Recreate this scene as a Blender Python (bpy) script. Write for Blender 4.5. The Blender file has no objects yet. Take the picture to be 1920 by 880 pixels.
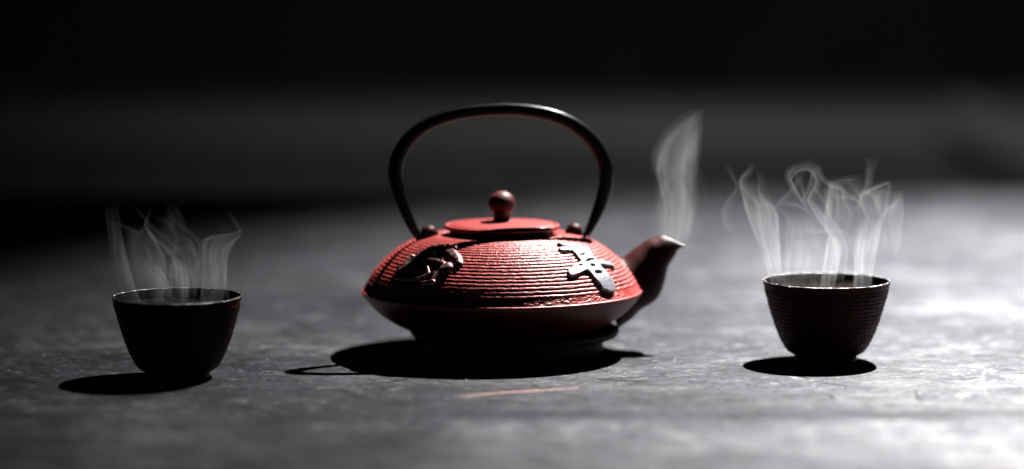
import bpy, bmesh, math, random
import numpy as np
from mathutils import Vector, noise as mnoise
random.seed(4); np.random.seed(4)
R = math.radians
S = bpy.context.scene
COL = S.collection
U = 0.00031                      # metres per unit of the teapot's measured drawing

# ------------------------------------------------------------------ camera
cam_d = bpy.data.cameras.new('camera'); cam = bpy.data.objects.new('camera', cam_d); COL.objects.link(cam)
S.camera = cam
cam_d.sensor_width = 36; cam_d.lens = 100.4
cam_d.clip_start = 0.05; cam_d.clip_end = 60
CAM_H = 0.251; CAM_Y = -1.65
cam.location = (19*U, CAM_Y, CAM_H)
cam.rotation_euler = (R(90-6.30), 0, 0)
cam_d.dof.use_dof = True
cam_d.dof.focus_distance = 1.592
cam_d.dof.aperture_fstop = 2.1

# ------------------------------------------------------------------ world
W = bpy.data.worlds.new('World'); S.world = W; W.use_nodes = True
W.node_tree.nodes['Background'].inputs[0].default_value = (0.9, 0.95, 1.0, 1)
W.node_tree.nodes['Background'].inputs[1].default_value = 0.0018

# ------------------------------------------------------------------ lamps
def spot(name, loc, target, watt, deg, blend, soft, color=(1, 1, 1)):
    l = bpy.data.lights.new(name, 'SPOT'); l.energy = watt; l.spot_size = R(deg); l.spot_blend = blend
    l.shadow_soft_size = soft; l.color = color
    o = bpy.data.objects.new(name, l); COL.objects.link(o); o.location = loc
    o.rotation_euler = (Vector(target)-Vector(loc)).to_track_quat('-Z', 'Y').to_euler()
    return o
KEY = (0.50, 0.62, 1.26)
spot('key_spot', KEY, (0.64, 0.25, 0), 800, 86, 1.0, 0.010, (1.0, 0.985, 0.965))
nb = spot('added_key_beam', KEY, (0.62, -0.10, 0), 940, 87, 1.0, 0.010, (1.0, 0.985, 0.965))  # added beam sharing the key's position, brightens the right side of the table
nb.scale = (.50, 1, 1)
spot('added_background_spot', (0.70, 1.20, .95), (0.66, 3.0, -.20), 46, 84, 1.0, 0.05, (1.0, 0.97, 0.94))  # unseen lamp added to light the cabinet behind the table

vs = S.view_settings
vs.view_transform = 'Standard'; vs.look = 'None'; vs.exposure = 0; vs.gamma = 1; vs.use_curve_mapping = False
cy = S.cycles
cy.use_denoising = True
cy.volume_bounces = 0; cy.transparent_max_bounces = 64; cy.max_bounces = 6
cy.sample_clamp_indirect = 3.0; cy.diffuse_bounces = 0

# ------------------------------------------------------------------ helpers
def tag(o, label=None, cat=None, group=None, kind=None):
    if label: o['label'] = label
    if cat: o['category'] = cat
    if group: o['group'] = group
    if kind: o['kind'] = kind
    return o
def thing(name, label, cat, loc=(0, 0, 0), group=None):
    o = bpy.data.objects.new(name, None); COL.objects.link(o); o.location = loc
    o.empty_display_size = .02
    return tag(o, label, cat, group)
def mesh_obj(name, verts, faces, mat, parent=None, smooth=True):
    me = bpy.data.meshes.new(name)
    me.from_pydata([tuple(v) for v in verts], [], [tuple(int(i) for i in f) for f in faces])
    me.update()
    if smooth: me.polygons.foreach_set('use_smooth', [True]*len(me.polygons))
    me.materials.append(mat)
    o = bpy.data.objects.new(name, me); COL.objects.link(o)
    if parent: o.parent = parent
    return o
def fix_normals(o):
    bm = bmesh.new(); bm.from_mesh(o.data)
    bmesh.ops.recalc_face_normals(bm, faces=bm.faces); bm.to_mesh(o.data); bm.free()
    return o
def grid_faces(nr, nc, wrap=True):
    i = np.arange(nr-1)[:, None]; j = np.arange(nc if wrap else nc-1)[None, :]
    j2 = (j+1) % nc
    a = i*nc+j; b = i*nc+j2; c = (i+1)*nc+j2; d = (i+1)*nc+j
    return np.stack([a, b, c, d], -1).reshape(-1, 4)
def resample(pts, n=None, step=None):
    p = np.array(pts, float)
    # Catmull-Rom through the points, then even arc-length spacing
    q = np.vstack([2*p[0]-p[1], p, 2*p[-1]-p[-2]]); out = []
    for k in range(len(p)-1):
        p0, p1, p2, p3 = q[k:k+4]
        for t in np.linspace(0, 1, 24, endpoint=False):
            out.append(.5*((2*p1)+(-p0+p2)*t+(2*p0-5*p1+4*p2-p3)*t*t+(-p0+3*p1-3*p2+p3)*t**3))
    out.append(p[-1]); out = np.array(out)
    d = np.r_[0, np.cumsum(np.linalg.norm(np.diff(out[:, :2], axis=0), axis=1))]
    if n is None: n = max(2, int(d[-1]/step)+1)
    s = np.linspace(0, d[-1], n)
    return np.stack([np.interp(s, d, out[:, k]) for k in range(out.shape[1])], 1)
def lathe(name, prof, mat, parent, seg=96, unit=1.0, caps=True, loc=(0, 0, 0)):
    prof = np.array(prof, float)*unit
    th = np.arange(seg)/seg*2*math.pi
    v = np.stack([prof[:, 0:1]*np.cos(th), prof[:, 0:1]*np.sin(th), np.repeat(prof[:, 1:2], seg, 1)], -1).reshape(-1, 3)
    v = v+np.array(loc)
    f = [tuple(x) for x in grid_faces(len(prof), seg)]
    if caps:
        n = len(prof)
        if prof[0, 0] > 1e-7: f.append(tuple(range(seg)))
        if prof[-1, 0] > 1e-7: f.append(tuple((n-1)*seg+k for k in range(seg)))
    o = mesh_obj(name, v, f, mat, parent)
    bm = bmesh.new(); bm.from_mesh(o.data); bmesh.ops.remove_doubles(bm, verts=bm.verts, dist=1e-7)
    bmesh.ops.recalc_face_normals(bm, faces=bm.faces); bm.to_mesh(o.data); bm.free()
    return o
def smoothstep(x, a=0., b=1.):
    t = np.clip((x-a)/(b-a), 0, 1); return t*t*(3-2*t)
def vnoise(shape, cells, wrap_x=True, seed=0):
    """smooth value noise on a grid"""
    rs = np.random.RandomState(seed); cy_, cx = cells
    g = rs.rand(cy_+2, cx+(0 if wrap_x else 2))
    y = np.linspace(0, cy_, shape[0]); x = np.linspace(0, cx, shape[1], endpoint=not wrap_x)
    yi = np.minimum(y.astype(int), cy_); xi = x.astype(int)
    fy = (y-yi); fx = (x-xi); fy = fy*fy*(3-2*fy); fx = fx*fx*(3-2*fx)
    n = g.shape[1]; x0 = xi % n; x1 = (xi+1) % n
    a = g[yi][:, x0]; b = g[yi][:, x1]; c = g[yi+1][:, x0]; d = g[yi+1][:, x1]
    return (a*(1-fx)+b*fx)*(1-fy)[:, None]+(c*(1-fx)+d*fx)*fy[:, None]-.5

# ------------------------------------------------------------------ materials
def mat(name, base, rough=.5, metal=0., spec=.5, coat=0., coat_r=.2, var=None, bump=None, emis=None):
    """var: (second colour, noise scale, stretch, contrast)   bump: list of (scale, strength, distance)"""
    m = bpy.data.materials.new(name); m.use_nodes = True; nt = m.node_tree; N = nt.nodes; L = nt.links
    b = N['Principled BSDF']
    b.inputs['Base Color'].default_value = (*base, 1); b.inputs['Roughness'].default_value = rough
    b.inputs['Metallic'].default_value = metal; b.inputs['Specular IOR Level'].default_value = spec
    b.inputs['Coat Weight'].default_value = coat; b.inputs['Coat Roughness'].default_value = coat_r
    tc = N.new('ShaderNodeTexCoord')
    if var:
        c2, sc, st, lo, hi = var
        mp = N.new('ShaderNodeMapping'); mp.inputs['Scale'].default_value = st
        L.new(tc.outputs['Object'], mp.inputs[0])
        nz = N.new('ShaderNodeTexNoise'); nz.inputs['Scale'].default_value = sc; nz.inputs['Detail'].default_value = 6
        nz.inputs['Roughness'].default_value = .6
        L.new(mp.outputs[0], nz.inputs['Vector'])
        mr = N.new('ShaderNodeMapRange'); mr.inputs[1].default_value = lo; mr.inputs[2].default_value = hi
        L.new(nz.outputs['Fac'], mr.inputs[0])
        mx = N.new('ShaderNodeMix'); mx.data_type = 'RGBA'
        mx.inputs[6].default_value = (*base, 1); mx.inputs[7].default_value = (*c2, 1)
        L.new(mr.outputs[0], mx.inputs[0]); L.new(mx.outputs[2], b.inputs['Base Color'])
    prev = None
    for (sc, stg, dist) in (bump or []):
        nz = N.new('ShaderNodeTexNoise'); nz.inputs['Scale'].default_value = sc; nz.inputs['Detail'].default_value = 4
        L.new(tc.outputs['Object'], nz.inputs['Vector'])
        bp = N.new('ShaderNodeBump'); bp.inputs['Strength'].default_value = stg; bp.inputs['Distance'].default_value = dist
        L.new(nz.outputs['Fac'], bp.inputs['Height'])
        if prev: L.new(prev.outputs[0], bp.inputs['Normal'])
        prev = bp
    if prev: L.new(prev.outputs[0], b.inputs['Normal'])
    return m
M_RED = mat('red_enamel_iron', (.37, .046, .038), rough=.41, spec=.48,
            var=((.27, .026, .024), 260, (1, 1, 1), .45, .65), bump=[(900, .5, .0004), (2600, .35, .0002)])
M_LID = mat('red_enamel_lid', (.27, .028, .024), rough=.42, spec=.5, bump=[(1500, .3, .0002)])
M_SPOUT = mat('dark_red_iron', (.042, .006, .004), rough=.48, metal=.1, spec=.15, bump=[(1200, .35, .0002)])
M_KNOB = mat('dark_red_knob', (.075, .008, .006), rough=.5, spec=.35, bump=[(1200, .35, .0002)])
M_RIM = mat('worn_bare_iron', (.55, .53, .52), rough=.3, metal=.85, bump=[(1400, .9, .0005)], var=((.12, .10, .10), 300, (1, 1, 1), .42, .6))
M_CUPRIM = mat('worn_cup_rim', (.34, .32, .31), rough=.3, metal=.8, bump=[(900, 1.0, .0008)], var=((.03, .025, .025), 190, (1, 1, 1), .44, .56))
M_SILVER = mat('brushed_pewter', (.22, .22, .24), rough=.42, metal=.55, var=((.22, .22, .24), 380, (1, 1, 1), .4, .65), bump=[(700, .6, .0005)])
M_DARKREL = mat('darkened_pewter', (.26, .15, .14), rough=.36, metal=.5, var=((.08, .02, .02), 420, (1, 1, 1), .4, .6), bump=[(700, .6, .0004)])
M_BLACK = mat('black_iron', (.006, .006, .007), rough=.30, spec=.15, bump=[(600, .25, .0003), (2200, .2, .0001)])
M_CUP = mat('dark_red_cast_iron', (.035, .005, .0035), rough=.45, metal=.12, spec=.08, bump=[(1800, .4, .0002)])
M_CUPIN = mat('black_enamel', (.006, .006, .007), rough=.35, spec=.2)
M_TEA = mat('dark_tea', (.004, .002, .0015), rough=.16, spec=.25)
M_TRIVET = mat('black_trivet_iron', (.008, .008, .009), rough=.6, spec=.3, bump=[(700, .4, .0003)])

# table top: mottled dark slate-grey paint, streaky, scratched
def table_material():
    m = bpy.data.materials.new('grey_slate_tabletop'); m.use_nodes = True; nt = m.node_tree; N = nt.nodes; L = nt.links
    b = N['Principled BSDF']; tc = N.new('ShaderNodeTexCoord')
    def noise(scale, stretch, detail=6, rough=.6, loc=(0, 0, 0), dist=0.):
        mp = N.new('ShaderNodeMapping'); mp.inputs['Scale'].default_value = stretch; mp.inputs['Location'].default_value = loc
        L.new(tc.outputs['Object'], mp.inputs[0])
        n = N.new('ShaderNodeTexNoise'); n.inputs['Scale'].default_value = scale; n.inputs['Detail'].default_value = detail
        n.inputs['Roughness'].default_value = rough; n.inputs['Distortion'].default_value = dist
        L.new(mp.outputs[0], n.inputs['Vector']); return n.outputs['Fac']
    def ramp(x, lo, hi, a=0., b_=1.):
        r = N.new('ShaderNodeMapRange'); r.interpolation_type = 'SMOOTHSTEP'
        for k, v in zip((1, 2, 3, 4), (lo, hi, a, b_)): r.inputs[k].default_value = v
        L.new(x, r.inputs[0]); return r.outputs[0]
    def mul(x, y):
        n = N.new('ShaderNodeMath'); n.operation = 'MULTIPLY'
        for k, v in enumerate((x, y)):
            if isinstance(v, (int, float)): n.inputs[k].default_value = v
            else: L.new(v, n.inputs[k])
        return n.outputs[0]
    def mix(f, a, c):
        n = N.new('ShaderNodeMix'); n.data_type = 'RGBA'
        L.new(f, n.inputs[0]) if not isinstance(f, float) else None
        for k, v in ((6, a), (7, c)):
            if isinstance(v, tuple): n.inputs[k].default_value = (*v, 1)
            else: L.new(v, n.inputs[k])
        return n.outputs[2]
    big = ramp(noise(7, (1, 1.2, 1), 5, .55, dist=.6), .42, .58)
    col = mix(big, (0.0147, 0.015, 0.0194), (0.0418, 0.0406, 0.045))
    mid = ramp(noise(34, (.95, 1.1, 1), 9, .72, (3, 1, 0), 1.2), .44, .60)
    col = mix(mid, col, (0.0093, 0.0096, 0.0136))
    lite = ramp(noise(58, (.85, 1.0, 1), 9, .68, (9, 4, 0), 1.6), .53, .66)
    col = mix(mul(lite, .8), col, (0.0868, 0.0837, 0.0837))
    weave = ramp(noise(620, (.6, 1.0, 1), 5, .8, (2, 2, 0)), .40, .62)
    col = mix(mul(weave, .38), col, (0.0837, 0.0837, 0.0884))
    speck = ramp(noise(330, (.5, 1, 1), 3, .5, (7, 2, 0)), .70, .76)
    col = mix(speck, col, (.004, .004, .004))
    # long wavy darker band running along the table
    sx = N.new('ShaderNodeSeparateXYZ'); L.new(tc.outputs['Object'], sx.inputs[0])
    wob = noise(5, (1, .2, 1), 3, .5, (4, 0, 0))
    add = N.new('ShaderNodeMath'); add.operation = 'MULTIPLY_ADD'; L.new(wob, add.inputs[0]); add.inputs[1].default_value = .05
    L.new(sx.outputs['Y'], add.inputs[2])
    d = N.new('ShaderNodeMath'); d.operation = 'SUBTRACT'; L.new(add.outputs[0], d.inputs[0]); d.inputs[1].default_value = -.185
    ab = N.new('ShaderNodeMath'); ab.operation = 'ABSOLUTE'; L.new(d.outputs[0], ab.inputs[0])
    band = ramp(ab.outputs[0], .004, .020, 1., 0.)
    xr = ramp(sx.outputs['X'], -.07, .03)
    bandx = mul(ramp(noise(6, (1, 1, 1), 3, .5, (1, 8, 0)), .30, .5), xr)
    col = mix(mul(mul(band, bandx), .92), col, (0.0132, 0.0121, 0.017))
    front = mul(ramp(add.outputs[0], -.205, -.190, 1., 0.), xr)          # paler tone in front of the band, raised to brighten the right foreground
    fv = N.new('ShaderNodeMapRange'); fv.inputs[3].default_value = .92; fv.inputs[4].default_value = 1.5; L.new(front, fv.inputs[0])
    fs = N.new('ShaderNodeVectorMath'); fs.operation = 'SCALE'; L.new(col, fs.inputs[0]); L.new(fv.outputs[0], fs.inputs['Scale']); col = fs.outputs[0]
    # patchy wear: broad blotches and fine grain multiply the paint colour
    def mulcol(c, f, lo, hi):
        r_ = N.new('ShaderNodeMapRange'); r_.inputs[1].default_value = .3; r_.inputs[2].default_value = .7
        r_.inputs[3].default_value = lo; r_.inputs[4].default_value = hi; L.new(f, r_.inputs[0])
        v = N.new('ShaderNodeVectorMath'); v.operation = 'SCALE'; L.new(c, v.inputs[0]); L.new(r_.outputs[0], v.inputs['Scale'])
        return v.outputs[0]
    col = mulcol(col, noise(16, (.9, 1.1, 1), 4, .55, (11, 3, 0), 1.0), .62, 1.40)
    col = mulcol(col, noise(75, (.95, 1.0, 1), 6, .65, (2, 13, 0), 1.4), .55, 1.50)
    col = mulcol(col, noise(420, (.7, 1.0, 1), 4, .8, (6, 3, 0), .6), .35, 1.75)
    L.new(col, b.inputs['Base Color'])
    rr = ramp(mid, 0, 1, .46, .62); L.new(rr, b.inputs['Roughness']); b.inputs['Specular IOR Level'].default_value = .06
    prev = None
    for x, st, di in ((noise(22, (.5, 1.3, 1), 8, .62, (5, 5, 0), .7), 1.0, .007), (noise(140, (.6, 1.2, 1), 6, .6), .7, .0016), (noise(900, (.6, 1, 1), 3, .6), .35, .0003)):
        bp = N.new('ShaderNodeBump'); bp.inputs['Strength'].default_value = st; bp.inputs['Distance'].default_value = di
        L.new(x, bp.inputs['Height'])
        if prev: L.new(prev.outputs[0], bp.inputs['Normal'])
        prev = bp
    L.new(prev.outputs[0], b.inputs['Normal'])
    return m
M_TABLE = table_material()

# ------------------------------------------------------------------ the setting
def box(name, lo, hi, m, parent=None, bevel=0.0, rot=None):
    lo = Vector(lo); hi = Vector(hi); c = (lo+hi)/2; d = hi-lo
    bm = bmesh.new(); bmesh.ops.create_cube(bm, size=1)
    for v in bm.verts: v.co = Vector((v.co.x*d.x, v.co.y*d.y, v.co.z*d.z))
    if bevel: bmesh.ops.bevel(bm, geom=bm.edges[:], offset=bevel, segments=3, affect='EDGES', profile=.5)
    me = bpy.data.meshes.new(name); bm.to_mesh(me); bm.free(); me.materials.append(m)
    o = bpy.data.objects.new(name, me); COL.objects.link(o); o.location = c
    if rot: o.rotation_euler = rot
    if parent: o.parent = parent; o.location = c-parent.location
    return o
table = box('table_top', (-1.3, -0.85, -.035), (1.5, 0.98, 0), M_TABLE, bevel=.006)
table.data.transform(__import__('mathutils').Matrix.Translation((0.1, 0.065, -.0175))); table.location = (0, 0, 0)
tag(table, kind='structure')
M_WALL = mat('charcoal_wall', (.045, .045, .046), rough=.9, spec=.1, var=((.035, .035, .036), 3, (1, 1, 1), .4, .6))
M_FLOOR = mat('dark_floor', (.02, .02, .022), rough=.8, spec=.2, var=((.014, .014, .015), 5, (1, 1, 1), .4, .6))
M_LEDGE = mat('grey_painted_wood', (.225, .22, .217), rough=.6, spec=.3, var=((.19, .186, .183), 4, (.3, 1, 4), .4, .6), bump=[(60, .3, .002)])
M_CAB = mat('dark_grey_painted_wood', (.125, .125, .128), rough=.7, spec=.2, var=((.10, .10, .104), 4, (.3, 1, 4), .4, .6), bump=[(60, .3, .002)])
tag(box('back_wall', (-6, 5.0, -.8), (7, 5.1, 3.2), M_WALL), kind='structure')
tag(box('floor', (-6, -3.5, -.85), (7, 5.1, -.80), M_FLOOR), kind='structure')
# long low cabinet far behind the table: its pale top board is the soft grey band
cab = thing('cabinet', 'long low dark cabinet with pale grey top edge, blurred in the far background', 'cabinet', (0.4, 3.3, -.8))
def rail(name, z0, z1, y0, y1, m, x0=-2.2, x1=3.0): return box(name, (x0, y0, z0), (x1, y1, z1), m, cab, bevel=.004)
rail('top_board', -.124, -.070, 3.05, 3.50, M_LEDGE)
for k in range(7):
    x0 = -2.19+k*.74
    box('door', (x0, 3.085, -.78), (x0+.732, 3.105, -.143), M_CAB, cab, bevel=.003)
box('carcass', (-2.18, 3.108, -.799), (2.98, 3.48, -.142), M_CAB, cab)

board = box('leaning_board', (-.9, -.012, -.027), (.9, .012, .027), M_LEDGE, bevel=.003, rot=(0, R(24), 0))
board.location = (.735+.9*math.cos(R(24))-.01, 3.02, -.065-.9*math.sin(R(24)))
tag(board, 'pale board slanting down in the blurred right background, leaning on the cabinet', 'board')

# ------------------------------------------------------------------ trivet and teapot
ZE = 117                                    # height of the pot's widest edge above the table, drawing units
TRIV = 38                                   # height of the plate the pot stands on
trivet = thing('trivet', 'round black iron trivet under the red teapot', 'trivet', (24*U, 0, 0))
lathe('plate', [(0, 30), (165, 29), (186, 31), (193, 34), (197, 40), (196, 45), (191, 48.5), (187, 47), (184, 40), (180, TRIV-.2), (0, TRIV-.2)], M_TRIVET, trivet, seg=160, unit=U)
lathe('foot_ring', [(168, 29.5), (166, 14), (170, 0.4), (150, 0.4), (152, 29.5)], M_TRIVET, trivet, seg=128, unit=U, caps=False)
for k in range(3):
    a = R(90+120*k)
    o = lathe('foot', [(0, 29.6), (12, 29.6), (10, 14), (13, 2), (11, .2), (0, .2)], M_TRIVET, trivet, seg=24, unit=U, loc=(130*U*math.cos(a), 130*U*math.sin(a), 0))

pot = thing('teapot', 'round red cast iron teapot with black arch handle between the two cups', 'teapot', (0, 0, TRIV*U)); pot.rotation_euler = (0, 0, R(8))
ZO = ZE-TRIV                                # local height of the widest edge
UP = resample([(99, 98), (104, 104.5), (118, 106), (135, 104), (155, 98.5), (178, 88.5), (200, 74.5), (221, 56.5), (238, 38), (249, 21.5), (257, 8), (260.4, 2.5)], n=300)
LOW = resample([(263.2, -1.5), (261, -6), (253, -17), (240, -32), (220, -48), (196, -62), (170, -72), (140, -78), (100, -79), (40, -79), (0.5, -79)], n=70)
LIP = np.array([(261.5, 2.6), (262.8, 1.8), (263.6, .3)])
def arc(p): return np.r_[0, np.cumsum(np.linalg.norm(np.diff(p, axis=0), axis=1))]
def normals2d(p):
    t = np.gradient(p, axis=0); t /= np.linalg.norm(t, axis=1)[:, None]
    return np.stack([-t[:, 1], t[:, 0]], 1)
SEG = 1100
def body_mesh():
    up = UP; sa = arc(up); nn = normals2d(up)
    th = np.arange(SEG)/SEG*2*math.pi
    L = sa[-1]
    wob = 1.2*vnoise((300, SEG), (26, 170), seed=3)+.8*vnoise((300, SEG), (60, 420), seed=5)+1.3*vnoise((300, SEG), (6, 22), seed=9)
    s = sa[:, None]+wob
    pitch = 8.3
    ph = (s-26)/pitch
    rid = np.abs(np.sin(math.pi*ph))
    rid = 1-(1-rid)**1.6                                 # rounded crests, narrow grooves
    mask = smoothstep(sa, 22, 34)*(1-smoothstep(sa, L-19, L-14))
    amp = 1.15+.5*smoothstep(sa, 60, L-20)
    h = (rid-.55)*1.5*(amp*mask)[:, None]
    gr = vnoise((300, SEG), (110, 560), seed=11)
    h += (gr*.8+.8*vnoise((300, SEG), (150, 1100), seed=12)+.5*vnoise((300, SEG), (40, 200), seed=13))*(.45+.9*smoothstep(sa, L-20, L-15)*(1-smoothstep(sa, L-5, L-1))+.2*mask)[:, None]
    h -= (1.6*np.exp(-((sa-17)/2.0)**2))[:, None]        # groove round the neck
    r = up[:, 0:1]+nn[:, 0:1]*h; z = up[:, 1:2]+nn[:, 1:2]*h
    lip = LIP; lw = np.vstack([lip, LOW])
    g2 = vnoise((len(lw), SEG), (20, 300), seed=17)*.4
    r2 = lw[:, 0:1]+g2*(lw[:, 0:1] > 60); z2 = lw[:, 1:2]+g2*0
    r = np.vstack([r, r2]); z = np.vstack([z, z2])
    v = np.stack([r*np.cos(th), r*np.sin(th), z+ZO], -1).reshape(-1, 3)*U
    f = grid_faces(r.shape[0], SEG)[:, ::-1]
    me = bpy.data.meshes.new('body')
    me.vertices.add(len(v)); me.vertices.foreach_set('co', v.ravel())
    me.loops.add(f.size); me.loops.foreach_set('vertex_index', f.ravel().astype(np.int32))
    me.polygons.add(len(f)); me.polygons.foreach_set('loop_start', np.arange(0, f.size, 4, dtype=np.int32))
    me.polygons.foreach_set('loop_total', np.full(len(f), 4, dtype=np.int32))
    me.update(calc_edges=True); me.validate(); me.polygons.foreach_set('use_smooth', [True]*len(me.polygons))
    me.materials.append(M_RED)
    o = bpy.data.objects.new('body', me); COL.objects.link(o); o.parent = pot
    return o
body = body_mesh(); fix_normals(body)
# the dark neck that carries the lid
lathe('neck', [(99.5, ZO+96), (99.5, ZO+100), (97, ZO+106), (97, ZO+116), (92, ZO+117), (88, ZO+108)], M_SPOUT, pot, seg=160, unit=U, caps=False)
lid = lathe('lid', [(0, ZO+114), (96, ZO+114), (103, ZO+115), (107, ZO+116.5), (108.6, ZO+119.5), (108.6, ZO+122), (107.4, ZO+123.8), (105.2, ZO+124.6), (103.4, ZO+124.6), (101.4, ZO+124.2), (99.6, ZO+122.9), (97.6, ZO+124.6), (95.5, ZO+125.6),
       (80, ZO+127.5), (50, ZO+130), (24, ZO+131.2), (0, ZO+131.5)], M_LID, pot, seg=200, unit=U)
kp = [(22, 130.5), (18.5, 131.5), (16.2, 133.5), (15.4, 137), (15.8, 141)]
for a in range(-48, 91, 6): kp.append((25.2*math.cos(R(a)), 163.5+23.8*math.sin(R(a))))
kp[-1] = (0, kp[-1][1])
lathe('knob', [(r, z+ZO) for r, z in kp], M_KNOB, lid, seg=64, unit=U)
# ears for the handle
def sweep(name, path, rx, ry, m, parent, seg=28, side=Vector((0, 1, 0)), cap=True, power=2.0):
    """tube along 3-D path (drawing units); rx in the plane of the path, ry along 'side'"""
    P = np.array(path, float); n = len(P); T = np.gradient(P, axis=0); T /= np.linalg.norm(T, axis=1)[:, None]
    sd = np.array(side, float); V = []
    for k in range(n):
        nrm = np.cross(T[k], sd); nrm /= np.linalg.norm(nrm); b = np.cross(nrm, T[k])
        for j in range(seg):
            a = 2*math.pi*j/seg; c, s_ = math.cos(a), math.sin(a)
            c = math.copysign(abs(c)**(2/power), c); s_ = math.copysign(abs(s_)**(2/power), s_)
            V.append((P[k]+nrm*c*rx[k]+b*s_*ry[k])*U)
    f = [tuple(x) for x in grid_faces(n, seg)]
    if cap: f += [tuple(range(seg)), tuple((n-1)*seg+k for k in range(seg))]
    return fix_normals(mesh_obj(name, V, f, m, parent))
def ear(sx, name='handle_ear'):
    # a cast pad rising from the shoulder, with a round eye on top
    prof = [(0, -6), (26, -6), (23, -2), (15, 2), (12, 5)]
    for a in range(-40, 91, 10): prof.append((15.5*math.cos(R(a)), 14+13.5*math.sin(R(a))))
    prof[-1] = (0, prof[-1][1])
    o = lathe(name, prof, M_SPOUT, pot, seg=48, unit=U)
    o.location = (sx*135*U, 0, (ZO+97.5)*U); o.rotation_euler = (0, sx*R(12), 0); o.scale = (1, .95, 1)
    pin = sweep('pin', [(sx*120, 0, ZO+108), (sx*130, 0, ZO+107), (sx*148, 0, ZO+104), (sx*161, 0, ZO+102)], [4.5]*4, [4.5]*4, M_BLACK, pot, seg=16)
    return o
ear(-1); ear(1)
# arch handle, traced as a centreline: x, height above the widest edge, half width
hp = [(-154, 97, 5.5), (-160, 107, 7), (-171, 127, 8.8), (-184, 158, 10.2), (-194, 190, 11.4), (-200, 222, 12.6), (-194, 256, 12.6), (-172, 290, 12), (-136, 316, 11.4), (-84, 333, 11),
      (-20, 340, 11), (40, 338.5, 11.2), (98, 327, 11.6), (142, 306, 12), (176, 274, 12.2), (195, 236, 12.6), (198, 205, 12.2), (191, 172, 11.2), (180, 142, 9.8), (169, 118, 7.6), (160, 101, 6)]
hp = resample(hp, n=150)
TB = R(-1); hz = hp[:, 1]-100
sweep('handle', np.stack([hp[:, 0], hz*math.sin(TB), 100+ZO+hz*math.cos(TB)], 1), hp[:, 2]*1.07, hp[:, 2]*1.0, M_BLACK, pot, seg=32, power=2.5)
# spout: pairs of upper and lower outline points (x, height above the widest edge), half depth
sp = [((198, 62), (222, -76), 56), ((216, 59), (246, -60), 52), ((231, 58), (262, -44), 46), ((250, 72), (296, -22), 38), ((265, 82), (310, 8), 31), ((279, 91), (317, 38), 26), ((292, 95.5), (330, 59), 21), ((300, 98.5), (338, 72), 18), ((304, 98), (351, 77), 16)]
A = resample([(a[0], a[1]) for a, b, w in sp], n=40)
def along(pts, n):
    p = np.array(pts, float); q = np.vstack([2*p[0]-p[1], p, 2*p[-1]-p[-2]]); out = []
    for t in np.linspace(0, len(p)-1, n):
        k = min(int(t), len(p)-2); f = t-k; p0, p1, p2, p3 = q[k:k+4]
        out.append(.5*((2*p1)+(-p0+p2)*f+(2*p0-5*p1+4*p2-p3)*f*f+(-p0+3*p1-3*p2+p3)*f**3))
    return np.array(out)
rows = along([(a[0], a[1], b[0], b[1], w) for a, b, w in sp], 44)
V = []; SG = 48
def ring(ua, la, w, k=1.0, dz=0.):
    c = (ua+la)/2; h = (ua-la)/2*k; out = []
    for j in range(SG):
        t = 2*math.pi*j/SG; cc = math.cos(t); ss = math.sin(t)
        shape = 1.0-.18*max(0, -cc)**2*0
        p = c+h*cc
        out.append((p[0]*U, w*k*ss*shape*U, (p[1]+ZO+dz)*U))
    return out
for r in rows: V += ring(r[0:2], r[2:4], r[4])
nouter = len(rows)
last = rows[-1]
for k, back in ((.90, 0), (.84, -3), (.76, -9), (.66, -18)):                      # rolled lip and the hollow inside
    r = rows[-1] if back > -3 else rows[int(len(rows)-1+back*.8)]
    V += ring(r[0:2], r[2:4], r[4], k)
nr = nouter+4
f = [tuple(x) for x in grid_faces(nr, SG)]
spout = fix_normals(mesh_obj('spout', V, f+[tuple((nr-1)*SG+k for k in range(SG))], M_SPOUT, pot))
# worn bright rim of the spout mouth
c = (last[0:2]+last[2:4])/2; h = (last[0:2]-last[2:4])/2
mouth = [((c[0]+h[0]*math.cos(t)*.95), last[4]*.95*math.sin(t), c[1]+h[1]*math.cos(t)*.93+ZO+.3) for t in np.linspace(0, 2*math.pi, 49)[:-1]]
def closed_tube(name, pts, rad, m, parent, seg=10, unit=U):
    P = np.array(pts); n = len(P); V = []
    T = np.roll(P, -1, 0)-np.roll(P, 1, 0); T /= np.linalg.norm(T, axis=1)[:, None]
    up = np.array([0, 0, 1.])
    for k in range(n):
        a = np.cross(T[k], up); a /= np.linalg.norm(a); b = np.cross(a, T[k])
        for j in range(seg):
            t = 2*math.pi*j/seg; V.append((P[k]+(a*math.cos(t)+b*math.sin(t))*(rad[k] if hasattr(rad, '__len__') else rad))*unit)
    f = []
    for k in range(n):
        for j in range(seg):
            f.append((k*seg+j, k*seg+(j+1) % seg, ((k+1) % n)*seg+(j+1) % seg, ((k+1) % n)*seg+j))
    return fix_normals(mesh_obj(name, V, f, m, parent))
closed_tube('spout_rim', mouth, 1.0, M_RIM, spout)

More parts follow.
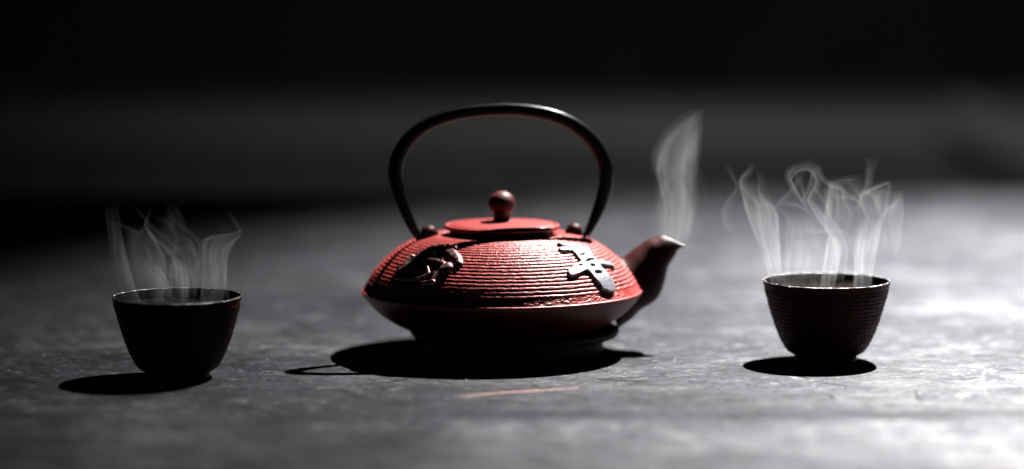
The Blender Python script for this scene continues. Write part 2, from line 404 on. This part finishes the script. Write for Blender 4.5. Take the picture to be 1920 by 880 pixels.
# ------------------------------------------------------------------ cast reliefs on the shoulder
UPA = arc(UP); UPN = normals2d(UP)
def shoulder(th, s):
    r = np.interp(s, UPA, UP[:, 0]); z = np.interp(s, UPA, UP[:, 1])
    nr_ = np.interp(s, UPA, UPN[:, 0]); nz_ = np.interp(s, UPA, UPN[:, 1])
    P = np.stack([r*np.cos(th), r*np.sin(th), z], -1); Nn = np.stack([nr_*np.cos(th), nr_*np.sin(th), nz_], -1)
    return P, Nn
def relief(name, strokes, holes, H, bev, m, th_rng, s_rng, nt, ns, layered=False, seed=1, parent=None):
    """strokes/holes: polylines of (theta, s, half width) on the shoulder; a raised, bevelled slab is cast over them"""
    th = np.linspace(*th_rng, nt)[None, :]*np.ones((ns, 1)); s = np.linspace(*s_rng, ns)[:, None]*np.ones((1, nt))
    P, Nn = shoulder(th, s)
    def dist(poly):
        q = resample(poly, n=max(12, len(poly)*8)); best = np.full(th.shape, 1e9)
        Q, _ = shoulder(q[:, 0], q[:, 1])
        for k in range(len(q)-1):
            a, b = Q[k], Q[k+1]; ab = b-a; t = np.clip(((P-a)@ab)/max(ab@ab, 1e-9), 0, 1)
            d = np.linalg.norm(P-(a+t[..., None]*ab), axis=-1)-(q[k, 2]*(1-t)+q[k+1, 2]*t)
            best = np.minimum(best, d)
        return best
    nz = vnoise(th.shape, (14, 14), wrap_x=False, seed=seed)*1.6+vnoise(th.shape, (40, 40), wrap_x=False, seed=seed+1)*.7
    h = np.full(th.shape, -9.)
    for k, st in enumerate(strokes):
        d = dist(st)+nz
        if layered:
            w = max(q[2] for q in st)
            hh = H*(.62+.14*(k % 4))*np.sqrt(np.clip(-d/w*1.6, 0, 1))
            h = np.maximum(h, np.where(d < 0, hh, -9.))
        else:
            h = np.maximum(h, np.where(d < bev, H*smoothstep(-d, -bev*.2, bev), -9.))
    for st in holes:
        d = dist(st)
        h = np.where(d < 0, np.minimum(h, .1), h)
    top = np.maximum(h, 0)+vnoise(th.shape, (30, 30), wrap_x=False, seed=seed+5)*.35*(h > .5)
    keep = h > .02
    fk = keep[:-1, :-1] & keep[1:, :-1] & keep[1:, 1:] & keep[:-1, 1:]
    use = np.zeros_like(keep)
    use[:-1, :-1] |= fk; use[1:, :-1] |= fk; use[1:, 1:] |= fk; use[:-1, 1:] |= fk
    idx = -np.ones(th.shape, int); n = use.sum(); idx[use] = np.arange(n)
    T = (P+Nn*(top+1.2)[..., None])[use]; B = (P-Nn*2.0)[use]
    V = np.vstack([T, B]); V[:, 2] += ZO
    F = []
    I, J = np.nonzero(fk); ek = {}
    for i, j in zip(I, J):
        q = (idx[i, j], idx[i, j+1], idx[i+1, j+1], idx[i+1, j])
        F.append(q); F.append((q[3]+n, q[2]+n, q[1]+n, q[0]+n))
        for a, b in ((0, 1), (1, 2), (2, 3), (3, 0)):
            e = (q[a], q[b]); r_ = (q[b], q[a])
            if r_ in ek: del ek[r_]
            else: ek[e] = 1
    for a, b in ek: F.append((b, a, a+n, b+n))
    return fix_normals(mesh_obj(name, V*U, F, m, parent))
RS =  [[(-0.8494, 78.0, 11.3), (-0.8375, 95.6, 18.8), (-0.8469, 118.5, 21.1), (-0.8508, 142.5, 22.2), (-0.8284, 161.6, 22.6), (-0.8068, 174.8, 18.8)], [(-0.9948, 62.7, 2.6), (-0.9673, 70.2, 3.8), (-0.9096, 76.2, 4.9)], [(-1.0512, 82.6, 4.9), (-0.9574, 85.2, 7.5)], [(-1.1183, 143.8, 9.0), (-1.0177, 135.5, 10.9), (-0.8843, 127.1, 13.2)], [(-0.7682, 126.4, 8.5), (-0.6355, 135.2, 6.0), (-0.584, 141.2, 4.5), (-0.5867, 147.8, 1.9)], [(-0.8671, 177.5, 9.4), (-0.774, 182.5, 7.9)], [(-0.6962, 88.1, 5.6), (-0.7632, 113.0, 5.6)]]
RH =  [[(-0.9126, 101.9, 2.3), (-0.8879, 105.3, 2.8), (-0.8236, 103.3, 2.1)], [(-0.8941, 122.5, 2.4), (-0.8433, 119.9, 3.0), (-0.7792, 120.0, 2.3)], [(-0.9958, 129.7, 2.6), (-0.9734, 129.3, 2.3)], [(-0.8691, 133.2, 3.6), (-0.8407, 133.4, 3.6)], [(-0.8764, 149.4, 3.8), (-0.8229, 150.4, 3.8)], [(-0.9448, 83.7, 1.5), (-0.843, 80.8, 1.5)], [(-0.679, 86.1, 1.7), (-0.6967, 95.4, 1.7)]]
LS =  [[(-2.4701, 75.0, 10.4), (-2.2912, 83.8, 11.3), (-2.1513, 101.4, 10.4), (-2.094, 116.2, 8.5)], [(-2.2582, 64.0, 4.1), (-2.222, 77.3, 4.1), (-2.3377, 71.7, 7.5)], [(-2.1912, 128.7, 13.6), (-2.2292, 138.0, 7.5)], [(-2.4461, 121.1, 5.3), (-2.3565, 117.1, 6.4), (-2.2522, 120.7, 7.5)], [(-2.3037, 130.6, 10.4), (-2.2496, 145.3, 11.3), (-2.2558, 160.2, 9.4)], [(-2.3651, 133.7, 4.1), (-2.3246, 146.8, 4.5), (-2.3601, 156.7, 4.5), (-2.4506, 162.8, 3.8), (-2.5541, 166.9, 4.1)], [(-2.4878, 147.1, 7.9), (-2.4436, 139.9, 7.5)], [(-2.4877, 88.4, 13.2), (-2.5317, 109.4, 13.6), (-2.5619, 129.6, 12.4), (-2.6225, 145.7, 11.3), (-2.6536, 155.1, 8.5)], [(-2.7204, 141.4, 5.3), (-2.665, 134.4, 4.9), (-2.6765, 111.5, 7.5)], [(-2.6417, 165.6, 4.7), (-2.5867, 159.7, 7.5)], [(-2.3365, 168.0, 5.6), (-2.2483, 164.6, 6.6)], [(-2.5504, 97.1, 4.7), (-2.5137, 93.8, 4.1), (-2.398, 99.8, 4.9)]]
relief('character_relief', RS, RH, 5.4, 2.6, M_SILVER, (-1.20, -.42), (44, 192), 230, 230, parent=pot, seed=2)
relief('dragon_relief', LS, [], 9.5, 2.6, M_DARKREL, (-2.90, -1.98), (42, 178), 240, 230, layered=True, parent=pot, seed=8)

# ------------------------------------------------------------------ tea cups
def hob_cup(name, label, loc, rot, scale):
    t = thing(name, label, 'tea cup', loc, 'cast iron tea cups'); t.rotation_euler = (0, 0, rot); t.scale = (scale,)*3
    K = .0360/120                                        # metres per unit of the cup drawing
    prof = resample([(120, 150), (116.8, 138), (112, 120), (105.5, 96), (98.8, 74), (91.5, 54), (83.5, 36), (74, 21), (66, 14), (60.5, 11.5)], n=150)
    sa = arc(prof); nn = normals2d(prof); nn = -nn if nn[0, 0] < 0 else nn
    SG = 660; th = np.arange(SG)/SG*2*math.pi; NB = 66
    L = sa[-1]; row = 8.0
    k = np.floor((sa-9)/row); v = ((sa-9)/row-k-.5)*2
    u = ((th[None, :]/(2*math.pi)*NB+(k[:, None] % 2)*.5) % 1-.5)*2
    dd = u**2+v[:, None]**2
    h = np.sqrt(np.clip(1-dd*1.05, 0, 1))
    m_ = (smoothstep(sa, 10, 15)*(1-smoothstep(sa, L-14, L-8)))[:, None]
    h = (h*(.75+.9*vnoise((150, SG), (26, 90), seed=22)))*m_*2.1*(prof[:, 0]/120)[:, None]
    h += vnoise((150, SG), (50, 200), seed=21)*.25
    r = prof[:, 0:1]+nn[:, 0:1]*h; z = prof[:, 1:2]+nn[:, 1:2]*h
    foot = np.array([(58.5, 10.5), (58.5, 3), (60, .3), (52, .3), (49, 6), (0.5, 8)])
    r = np.vstack([r, np.repeat(foot[:, 0:1], SG, 1)]); z = np.vstack([z, np.repeat(foot[:, 1:2], SG, 1)])
    V = np.stack([r*np.cos(th), r*np.sin(th), z], -1).reshape(-1, 3)*K
    shell = mesh_obj('shell', V, grid_faces(len(r), SG), M_CUP, t); fix_normals(shell)
    # thin lip: slightly uneven, worn to bare metal
    n = 200
    wv = vnoise((2, n), (1, 40), seed=len(label))[0]
    pts = [(118.1*math.cos(2*math.pi*j/n), 118.1*math.sin(2*math.pi*j/n), 151.2+.5*wv[j]) for j in range(n)]
    closed_tube('rim', pts, 1.25+.3*wv, M_CUPRIM, t, seg=12, unit=K)
    lathe('lining', [(116.2, 151), (113, 140), (108, 122), (98, 90), (86, 62), (70, 38), (50, 22), (0, 19)], M_CUPIN, t, seg=120, unit=K, caps=False)
    lathe('tea', [(0, 134), (108.5, 134), (111.6, 134.8), (111.0, 132.5), (0, 131)], M_TEA, t, seg=120, unit=K)
    return t
CUP_L = (-.1783, -.0925, 0); CUP_R = (.1856, -.0311, 0)
hob_cup('tea_cup', 'dark hobnail cup at the left of the teapot, on the dim table', CUP_L, 0.0, .988)
hob_cup('tea_cup', 'dark hobnail cup at the right of the teapot, on the bright table', CUP_R, 0.6, 1.008)

# ------------------------------------------------------------------ steam: thin curling sheets of vapour with real thickness
RHO = 60.0
def steam_material(name, dens):
    m = bpy.data.materials.new(name); m.use_nodes = True; nt = m.node_tree
    nt.nodes.remove(nt.nodes['Principled BSDF'])
    v = nt.nodes.new('ShaderNodeVolumeScatter'); v.inputs['Color'].default_value = (.97, .98, 1, 1)
    v.inputs['Density'].default_value = dens; v.inputs['Anisotropy'].default_value = .35
    nt.links.new(v.outputs[0], nt.nodes['Material Output'].inputs['Volume'])
    m.cycles.homogeneous_volume = True if hasattr(m.cycles, 'homogeneous_volume') else None
    return m
M_STEAM = steam_material('steam', RHO)
def wisp(parent, rows, K=.0003, depth=0., bl=0., br=0., soft=.22, curl=.35, seed=1, streak=.5, nu=40, step=3.0, tilt=0., gain=1.0, name='wisp', opts_full=False):
    """rows: (left x, right x, height, optical depth).  Closed sheet whose thickness follows the optical depth"""
    a = np.array(rows, float); q = resample([(r[2], 0.5*(r[0]+r[1]), r[0], r[1], r[3]) for r in rows], step=step)
    xl, xr, z, tau = q[:, 2], q[:, 3], q[:, 0], np.maximum(q[:, 4], 0)
    n = len(q); u = np.linspace(0, 1, nu)
    nz = vnoise((n, nu), (max(2, n//14), 9), wrap_x=False, seed=seed)+.6*vnoise((n, nu), (max(2, n//9), 20), wrap_x=False, seed=seed+1)
    w = (xr-xl)[:, None]
    X = xl[:, None]+w*u[None]+nz*np.minimum(w*.06, 2.5)
    Y = depth+curl*w*np.sin(math.pi*(u[None]*1.15+.1*np.sin(z/30.)[:, None]))+tilt*(u[None]-.5)*w+3*np.sin(z/24.+seed)[:, None]
    T = smoothstep(u, 0, soft)*(1-smoothstep(u, 1-soft, 1)) if not (bl or br) else smoothstep(u, 0, .07 if bl else soft)*(1-smoothstep(u, 1-(.07 if br else soft), 1))
    T = T[None]*np.clip(1+streak*nz*2.6, .05, 2.2)
    if bl: T = T+bl*np.exp(-((u-.08)/.055)**2)[None]
    if br: T = T+br*np.exp(-((u-.92)/.055)**2)[None]
    ends = np.minimum(smoothstep(np.arange(n), 0, 4), 1)*(1-smoothstep(np.arange(n), n-6, n-1))
    low = (.25+.75*smoothstep(z, 132, 185)) if not opts_full else np.ones(n)
    T = T*(tau*ends*low)[:, None]*gain/RHO
    T = np.maximum(T, 0)*np.clip(1+1.1*vnoise((n, nu), (max(2, n//22), 3), wrap_x=False, seed=seed+7), .2, 2)+6e-5
    Zc = z[:, None]+0*u[None]
    F = np.stack([X*K, Y*K-T/2, Zc*K], -1).reshape(-1, 3); B = np.stack([X*K, Y*K+T/2, Zc*K], -1).reshape(-1, 3)
    V = np.vstack([F, B]); g = grid_faces(n, nu, wrap=False); N_ = n*nu
    faces = [tuple(f) for f in g]+[tuple(f[::-1]+N_) for f in g]
    bo = [j for j in range(nu)]+[i*nu+nu-1 for i in range(1, n)]+[(n-1)*nu+j for j in range(nu-2, -1, -1)]+[i*nu for i in range(n-2, 0, -1)]
    for i in range(len(bo)):
        p, r = bo[i], bo[(i+1) % len(bo)]; faces.append((r, p, p+N_, r+N_))
    return fix_normals(mesh_obj(name, V, faces, M_STEAM, parent))
def strand(parent, pts, **k):
    """pts: (x, height, width, optical depth)"""
    p = resample(pts, step=3.0)
    # ribbons that double back are built along their own path
    n = len(p); K = k.get('K', .0003); nu = 20; dep = k.get('depth', 0); g = k.get('gain', 1.)
    T = np.gradient(p[:, :2], axis=0); T /= np.linalg.norm(T, axis=1)[:, None]; Nn = np.stack([-T[:, 1], T[:, 0]], 1)
    u = np.linspace(-1, 1, nu); lean = k.get('lean', .3)
    prof = (.75*np.exp(-((u-lean-.25)/.20)**2)+.34*np.exp(-((u-lean+.25)/.5)**2))*(1-smoothstep(np.abs(u), .75, 1))
    ends = smoothstep(np.arange(n), 0, 6)*(1-smoothstep(np.arange(n), n-10, n-1))
    X = p[:, 0:1]+Nn[:, 0:1]*u*p[:, 2:3]/2; Z = p[:, 1:2]+Nn[:, 1:2]*u*p[:, 2:3]/2
    Y = dep+u[None]*p[:, 2:3]*.6+3*np.sin(np.arange(n)/9.)[:, None]
    Th = prof[None]*(p[:, 3]*ends)[:, None]*g/RHO+6e-5
    F = np.stack([X*K, Y*K-Th/2, Z*K], -1).reshape(-1, 3); B = np.stack([X*K, Y*K+Th/2, Z*K], -1).reshape(-1, 3)
    V = np.vstack([F, B]); gq = grid_faces(n, nu, wrap=False); N_ = n*nu
    faces = [tuple(f) for f in gq]+[tuple(f[::-1]+N_) for f in gq]
    bo = [j for j in range(nu)]+[i*nu+nu-1 for i in range(1, n)]+[(n-1)*nu+j for j in range(nu-2, -1, -1)]+[i*nu for i in range(n-2, 0, -1)]
    for i in range(len(bo)):
        a, r = bo[i], bo[(i+1) % len(bo)]; faces.append((r, a, a+N_, r+N_))
    return fix_normals(mesh_obj('wisp', V, faces, M_STEAM, parent))

# right cup (x from its axis, height above the table)
st = thing('steam', 'pale curling steam rising from the right cup on the bright side of the table', 'steam', CUP_R, 'steam plumes')
G = .125
wisp(st, [(-98, -70, 135, .3), (-112, -82, 165, .42), (-122, -88, 195, .45), (-133, -90, 228, .38), (-148, -92, 260, .25), (-160, -104, 292, .14), (-166, -126, 322, .06), (-170, -140, 345, 0)], bl=.5, br=.25, seed=3, depth=-5, gain=G)
wisp(st, [(-112, -84, 150, .12), (-120, -86, 200, .2), (-128, -90, 240, .2), (-136, -92, 275, .2), (-140, -104, 300, .1), (-142, -115, 318, 0)], br=.8, seed=5, depth=14, gain=G)
strand(st, [(-122, 215, 12, .25), (-138, 262, 13, .3), (-152, 300, 13, .28), (-163, 340, 12, .22), (-150, 358, 10, .16), (-140, 372, 8, .08)], depth=4, gain=G)
strand(st, [(-118, 250, 10, .2), (-126, 296, 18, .2), (-146, 320, 22, .22), (-160, 342, 16, .2), (-148, 362, 12, .12), (-146, 374, 8, .05)], depth=9, gain=G)
strand(st, [(-172, 236, 12, .1), (-190, 272, 22, .17), (-184, 300, 16, .2), (-168, 328, 12, .14), (-178, 350, 10, .12), (-190, 372, 8, .06)], depth=18, gain=G)
strand(st, [(-112, 290, 26, .12), (-122, 322, 22, .15), (-128, 350, 10, .1), (-134, 362, 6, .04)], depth=2, gain=G)
wisp(st, [(-82, 0, 132, .12), (-84, 2, 160, .26), (-82, 4, 195, .32), (-80, 0, 222, .26), (-80, -6, 232, .12), (-78, -16, 262, .10), (-74, -30, 280, .03)], bl=.15, seed=9, depth=10, curl=.15, gain=G)
wisp(st, [(-14, 14, 130, .35), (-12, 18, 160, .6), (-8, 24, 190, .65), (-4, 26, 215, .55), (0, 18, 236, .32), (-2, 10, 250, .05)], bl=.6, br=.3, seed=12, depth=-8, gain=G)
wisp(st, [(16, 34, 150, .10), (14, 38, 190, .22), (8, 38, 220, .2), (-8, 26, 250, .18), (-26, 8, 275, .1), (-34, -6, 296, 0)], br=.7, seed=15, depth=2, gain=G)
strand(st, [(28, 215, 16, .3), (6, 250, 18, .4), (-16, 280, 16, .4), (-33, 306, 13, .4), (-20, 332, 14, .38), (-18, 352, 20, .3), (-34, 370, 24, .24), (-58, 366, 20, .2), (-72, 345, 14, .16), (-58, 318, 9, .14), (-44, 300, 7, .06)], depth=-2, gain=G)
strand(st, [(-46, 300, 12, .16), (-30, 330, 14, .2), (-24, 356, 14, .2), (-14, 372, 10, .1)], depth=6, gain=G)
strand(st, [(-60, 372, 12, .2), (-76, 356, 16, .2), (-66, 330, 12, .2), (-50, 305, 8, .2), (-34, 285, 6, .08)], depth=5, gain=G)
strand(st, [(22, 232, 14, .1), (40, 255, 12, .2), (46, 282, 10, .26), (34, 308, 12, .22), (32, 326, 12, .28), (8, 336, 14, .24), (-10, 350, 10, .18), (-18, 370, 6, .1)], depth=3, gain=G)
wisp(st, [(-4, 22, 240, .04), (-6, 40, 275, .1), (-2, 36, 305, .13), (2, 32, 330, .09), (0, 20, 342, 0)], bl=.5, seed=20, depth=8, gain=G)
wisp(st, [(48, 86, 128, .3), (50, 88, 160, .5), (50, 92, 195, .5), (54, 98, 225, .36), (58, 104, 252, .24), (62, 106, 268, .12), (70, 100, 276, 0)], bl=.15, br=.35, seed=23, depth=4, gain=G)
strand(st, [(86, 190, 14, .14), (94, 232, 13, .28), (102, 264, 14, .36), (118, 284, 18, .4), (134, 300, 14, .34), (142, 322, 9, .14)], depth=0, gain=G)
strand(st, [(106, 268, 10, .26), (98, 296, 10, .24), (84, 318, 12, .26), (68, 322, 14, .26), (61, 304, 11, .2), (66, 280, 8, .1)], depth=2, gain=G)
strand(st, [(110, 274, 10, .26), (114, 305, 9, .22), (117, 338, 8, .2), (96, 334, 10, .26), (76, 324, 10, .2), (64, 312, 8, .1)], depth=-3, gain=G)
wisp(st, [(84, 112, 270, .1), (72, 114, 296, .13), (70, 116, 322, .1), (90, 116, 334, 0)], seed=26, depth=6, gain=G)
wisp(st, [(128, 136, 196, .03), (122, 142, 225, .14), (116, 144, 255, .16), (116, 146, 280, .16), (122, 146, 302, .1), (128, 142, 322, 0)], br=.4, seed=29, depth=8, gain=G)
for k, (x0, x1) in enumerate([(-84, -30), (-40, 20), (10, 70), (50, 96)]):
    wisp(st, [(x0, x1, 135, .03), (x0+4, x1-3, 138, .10), (x0+8, x1-8, 143, .10), (x0+14, x1-14, 152, .03)], seed=40+k, depth=20-12*(k % 3), step=1.2, streak=1.0, gain=G)

def curls(parent, seed, n, x0, x1, z0, z1, tau, K):
    rng = random.Random(seed)
    for k in range(n):
        x = rng.uniform(x0, x1); z = rng.uniform(z0, z1); a = rng.uniform(60, 120); p = []
        w = rng.uniform(4, 9); da = rng.uniform(-8, 8); L = rng.randint(7, 13)
        for j in range(L):
            p.append((x, z, w*(1+.12*j), tau*rng.uniform(.6, 1.3)*(1-.6*j/L)))
            da += rng.uniform(-14, 14); da = max(-26, min(26, da)); a += da
            a += (90-a)*.10; x += 11*math.cos(R(a)); z += 11*math.sin(R(a))
        strand(parent, p, K=K, depth=rng.uniform(-25, 25), lean=rng.uniform(-.2, .5), gain=1)
curls(st, 11, 14, -110, 110, 215, 285, .035, .0003)

# left cup
st = thing('steam', 'faint grey steam rising from the left cup against the dark', 'steam', CUP_L, 'steam plumes')
KL = .0002935; G = .23
W_ = lambda rows, **k: wisp(st, rows, K=KL, gain=G*k.pop('g', 1), **k)
T_ = lambda pts, **k: strand(st, pts, K=KL, gain=G*k.pop('g', 1), **k)
W_([(-92, -70, 130, .08), (-108, -80, 165, .14), (-118, -88, 195, .16), (-126, -96, 230, .14), (-130, -100, 265, .10), (-134, -104, 300, .05), (-130, -110, 325, 0)], seed=3, depth=8, bl=.2)
W_([(-84, -64, 132, .18), (-94, -76, 165, .25), (-104, -84, 200, .22), (-112, -92, 235, .14), (-122, -100, 270, .06), (-126, -106, 290, 0)], seed=33, depth=-6, br=.8)
T_([(-66, 135, 9, .30), (-76, 165, 9, .34), (-88, 200, 9, .28), (-100, 232, 8, .14), (-108, 258, 8, .05)], depth=-4)
W_([(-72, -28, 140, .10), (-86, -20, 180, .15), (-94, -18, 215, .17), (-98, -30, 245, .17), (-98, -42, 268, .14), (-96, -54, 284, .04)], seed=6, depth=12, br=.5, curl=.2)
T_([(-130, 292, 8, .05), (-100, 282, 9, .16), (-80, 272, 10, .2), (-68, 270, 10, .24), (-60, 282, 9, .22), (-55, 292, 8, .2)], depth=10)
T_([(6, 158, 18, .08), (8, 195, 26, .24), (-2, 228, 26, .38), (-22, 252, 22, .4), (-42, 268, 18, .36), (-54, 288, 14, .28), (-50, 306, 8, .14), (-46, 322, 6, .05)], depth=-4)
T_([(24, 150, 22, .06), (26, 200, 22, .14), (14, 232, 20, .18), (-14, 262, 18, .2), (-40, 280, 12, .16), (-62, 304, 8, .08), (-80, 322, 8, .03)], depth=2, lean=.4)
W_([(-50, -12, 130, .18), (-48, -6, 155, .42), (-48, -10, 178, .45), (-56, -22, 200, .32), (-60, -34, 214, .10), (-60, -40, 222, 0)], seed=10, depth=-2, soft=.3)
W_([(-14, 24, 128, .22), (-14, 26, 155, .5), (-14, 28, 180, .52), (-13, 24, 205, .48), (-10, 16, 222, .25), (-6, 8, 230, 0)], seed=14, depth=-10, bl=.5)
W_([(20, 34, 150, .05), (22, 46, 190, .13), (20, 42, 225, .14), (10, 34, 250, .1), (0, 24, 270, 0)], seed=16, depth=4, br=.4)
W_([(42, 88, 130, .12), (42, 92, 160, .34), (44, 94, 195, .40), (44, 98, 230, .34), (46, 108, 252, .26), (56, 118, 264, .12), (74, 122, 272, 0)], seed=18, depth=0, bl=.12, br=.35, curl=.2)
T_([(44, 246, 10, .2), (56, 258, 12, .3), (82, 264, 12, .34), (106, 268, 11, .34), (122, 276, 9, .26), (132, 288, 7, .08)], depth=-3)
T_([(96, 140, 10, .16), (92, 190, 10, .24), (96, 226, 10, .24), (108, 252, 11, .22), (120, 270, 9, .2), (112, 292, 9, .12), (96, 312, 8, .05)], depth=3)
T_([(44, 170, 10, .06), (42, 210, 14, .12), (46, 246, 16, .14), (30, 270, 16, .12), (6, 288, 12, .10), (-14, 306, 10, .04)], depth=6)
W_([(-40, 10, 250, .02), (-36, 20, 275, .06), (-24, 14, 300, .05), (-20, 0, 325, 0)], seed=28, depth=10)
for k, (x0, x1) in enumerate([(-60, -16), (-24, 14), (0, 46), (26, 84)]):
    W_([(x0, x1, 135, .06), (x0+2, x1, 138, .2), (x0+5, x1-6, 142, .18), (x0+12, x1-14, 149, .04)], seed=50+k, depth=30-14*(k % 3), step=1.2, streak=1.1)

curls(st, 8, 7, -100, 60, 150, 205, .045, KL)

# teapot spout
st = thing('steam', 'soft broad column of steam rising from the spout of the teapot', 'steam', (317*U, 0, 0), 'steam plumes')
G = .145
Q_ = lambda rows, **k: wisp(st, rows, K=U, gain=G*k.pop('g', 1), opts_full=True, **k)
Q_([(-24, 24, 203, .3), (-26, 28, 209, .5), (-30, 40, 225, .42), (-32, 48, 262, .34), (-28, 50, 292, .32), (-26, 50, 320, .32), (-32, 52, 350, .34), (-26, 56, 380, .34), (-12, 58, 405, .28), (10, 58, 428, .14), (34, 56, 446, .05), (48, 58, 456, 0)], seed=4, soft=.28, curl=.25, streak=.35)
Q_([(-14, 14, 200, .08), (-12, 20, 240, .18), (-14, 14, 280, .2), (-22, 2, 310, .2), (-28, -2, 340, .2), (-24, 8, 365, .14), (-12, 20, 395, .06), (4, 30, 420, 0)], seed=7, soft=.45, curl=.4, depth=8, bl=.3, streak=.3)
Q_([(10, 34, 200, .06), (6, 40, 250, .16), (-2, 34, 290, .16), (-12, 20, 320, .12), (-20, 6, 345, .06), (-24, -4, 360, 0)], seed=8, soft=.45, depth=-6, br=.3, streak=.3)
Q_([(-4, 46, 330, .03), (0, 54, 365, .16), (8, 56, 392, .18), (20, 57, 420, .1), (36, 58, 444, 0)], seed=21, soft=.45, depth=-3, streak=.3)
Q_([(-36, -14, 335, .04), (-40, -8, 362, .12), (-32, 2, 390, .1), (-12, 26, 420, .05), (16, 54, 444, .02), (36, 62, 458, 0)], seed=17, soft=.45, depth=3, streak=.4)
Q_([(-40, 50, 186, .03), (-44, 60, 240, .09), (-34, 66, 290, .08), (-30, 60, 345, 0)], seed=19, soft=.45, depth=12)

# ------------------------------------------------------------------ marks and crumbs on the table
M_SCR = mat('scratched_bare_wood', (.42, .22, .19), rough=.6, spec=.1, var=((.20, .11, .10), 500, (1, 1, 1), .4, .6))
M_CRACK = mat('dark_scratch', (.004, .003, .004), rough=.8, spec=.03)
M_PALE = mat('pale_scuff', (.085, .085, .085), rough=.8, spec=.05, var=((.05, .05, .052), 300, (1, 1, 1), .4, .6))
M_CRUMB = mat('pale_crumb', (.30, .29, .26), rough=.35, spec=.6)
M_DCRUMB = mat('dark_crumb', (.02, .018, .017), rough=.7)
def mark(name, pts, w, m):
    p = resample([(a, b, 0) for a, b in pts], n=60); n = len(p); rng = np.random.RandomState(int(abs(pts[0][0])*1e4))
    T = np.gradient(p[:, :2], axis=0); T /= np.linalg.norm(T, axis=1)[:, None]; Nn = np.stack([-T[:, 1], T[:, 0]], 1)
    ww = w*(.55+.45*rng.rand(n))*np.sin(np.linspace(.05, math.pi-.05, n))**.5/2
    jit = (rng.rand(n, 1)-.5)*w*.5
    c = p[:, :2]+Nn*jit
    V = []
    for k in range(n):
        for s_, z in ((-1, .00002), (-.5, .00022), (.5, .00022), (1, .00002)):
            V.append((*(c[k]+Nn[k]*ww[k]*s_), z))
    return mesh_obj(name, V, grid_faces(n, 4, wrap=False), m, table)
mark('scratch', [(-.0209, -.1569), (-.0113, -.1515), (.003, -.1446), (.0173, -.1396), (.0317, -.1333), (.0418, -.1303)], .0026, M_SCR)
mark('scratch', [(.1577, -.0794), (.1641, -.0893), (.1690, -.0990)], .0016, M_CRACK)
mark('scratch', [(.1748, -.1118), (.1795, -.1169), (.1841, -.1220), (.1869, -.1286)], .0020, M_CRACK)
mark('scratch', [(.1690, -.1518), (.1740, -.1535), (.1755, -.1605), (.1735, -.1655), (.1690, -.1640)], .0012, M_CRACK)
mark('scuff', [(.272, -.060), (.262, -.115), (.258, -.148), (.258, -.172), (.260, -.190)], .003, M_PALE)
mark('scratch', [(.222, -.140), (.2205, -.152), (.220, -.175)], .0010, M_CRACK)
mark('scuff', [(-.145, -.183), (-.134, -.163)], .003, M_PALE)
def crumbs(name, n, seed, m, sz, fn):
    rng = random.Random(seed); bm = bmesh.new()
    for k in range(n):
        x, y = fn(rng); s_ = sz*rng.uniform(.5, 1.5)
        ret = bmesh.ops.create_icosphere(bm, subdivisions=1, radius=s_)
        for v in ret['verts']:
            v.co = Vector((v.co.x*rng.uniform(.7, 1.3)+x, v.co.y*rng.uniform(.7, 1.3)+y, max(0, v.co.z*.6)+s_*.15))
    me = bpy.data.meshes.new(name); bm.to_mesh(me); bm.free(); me.materials.append(m)
    o = bpy.data.objects.new(name, me); COL.objects.link(o); return o
tag(crumbs('crumbs', 100, 5, M_CRUMB, .00042, lambda r: (r.uniform(-.3, .32), r.triangular(-.24, .06, -.13))), 'scattered tiny pale crumbs and dust on the grey tabletop', 'crumbs', kind='stuff')
tag(crumbs('dust_specks', 90, 6, M_DCRUMB, .00050, lambda r: (r.uniform(-.2, .33), r.triangular(-.24, .04, -.13))), 'scattered tiny black specks on the grey tabletop', 'specks', kind='stuff')

M_DULL = mat('dull_scratch', (.095, .088, .092), rough=.7, spec=.06)
M_DIRT = mat('dark_scuff', (.0035, .0032, .004), rough=.8, spec=.03)
rng = random.Random(31)
for k in range(34):
    x = rng.uniform(-.27, .30); y = rng.triangular(-.26, .05, -.13); a = rng.gauss(0, .6)+(math.pi if rng.random() < .5 else 0); L = rng.uniform(.006, .035); c = rng.gauss(0, 18)
    pts = []
    for j in range(6):
        pts.append((x, y)); x += L/5*math.cos(a); y += L/5*math.sin(a); a += c*L/5
    mark('scratch', pts, rng.uniform(.0005, .0015), M_DULL if rng.random() < .6 else M_DIRT)
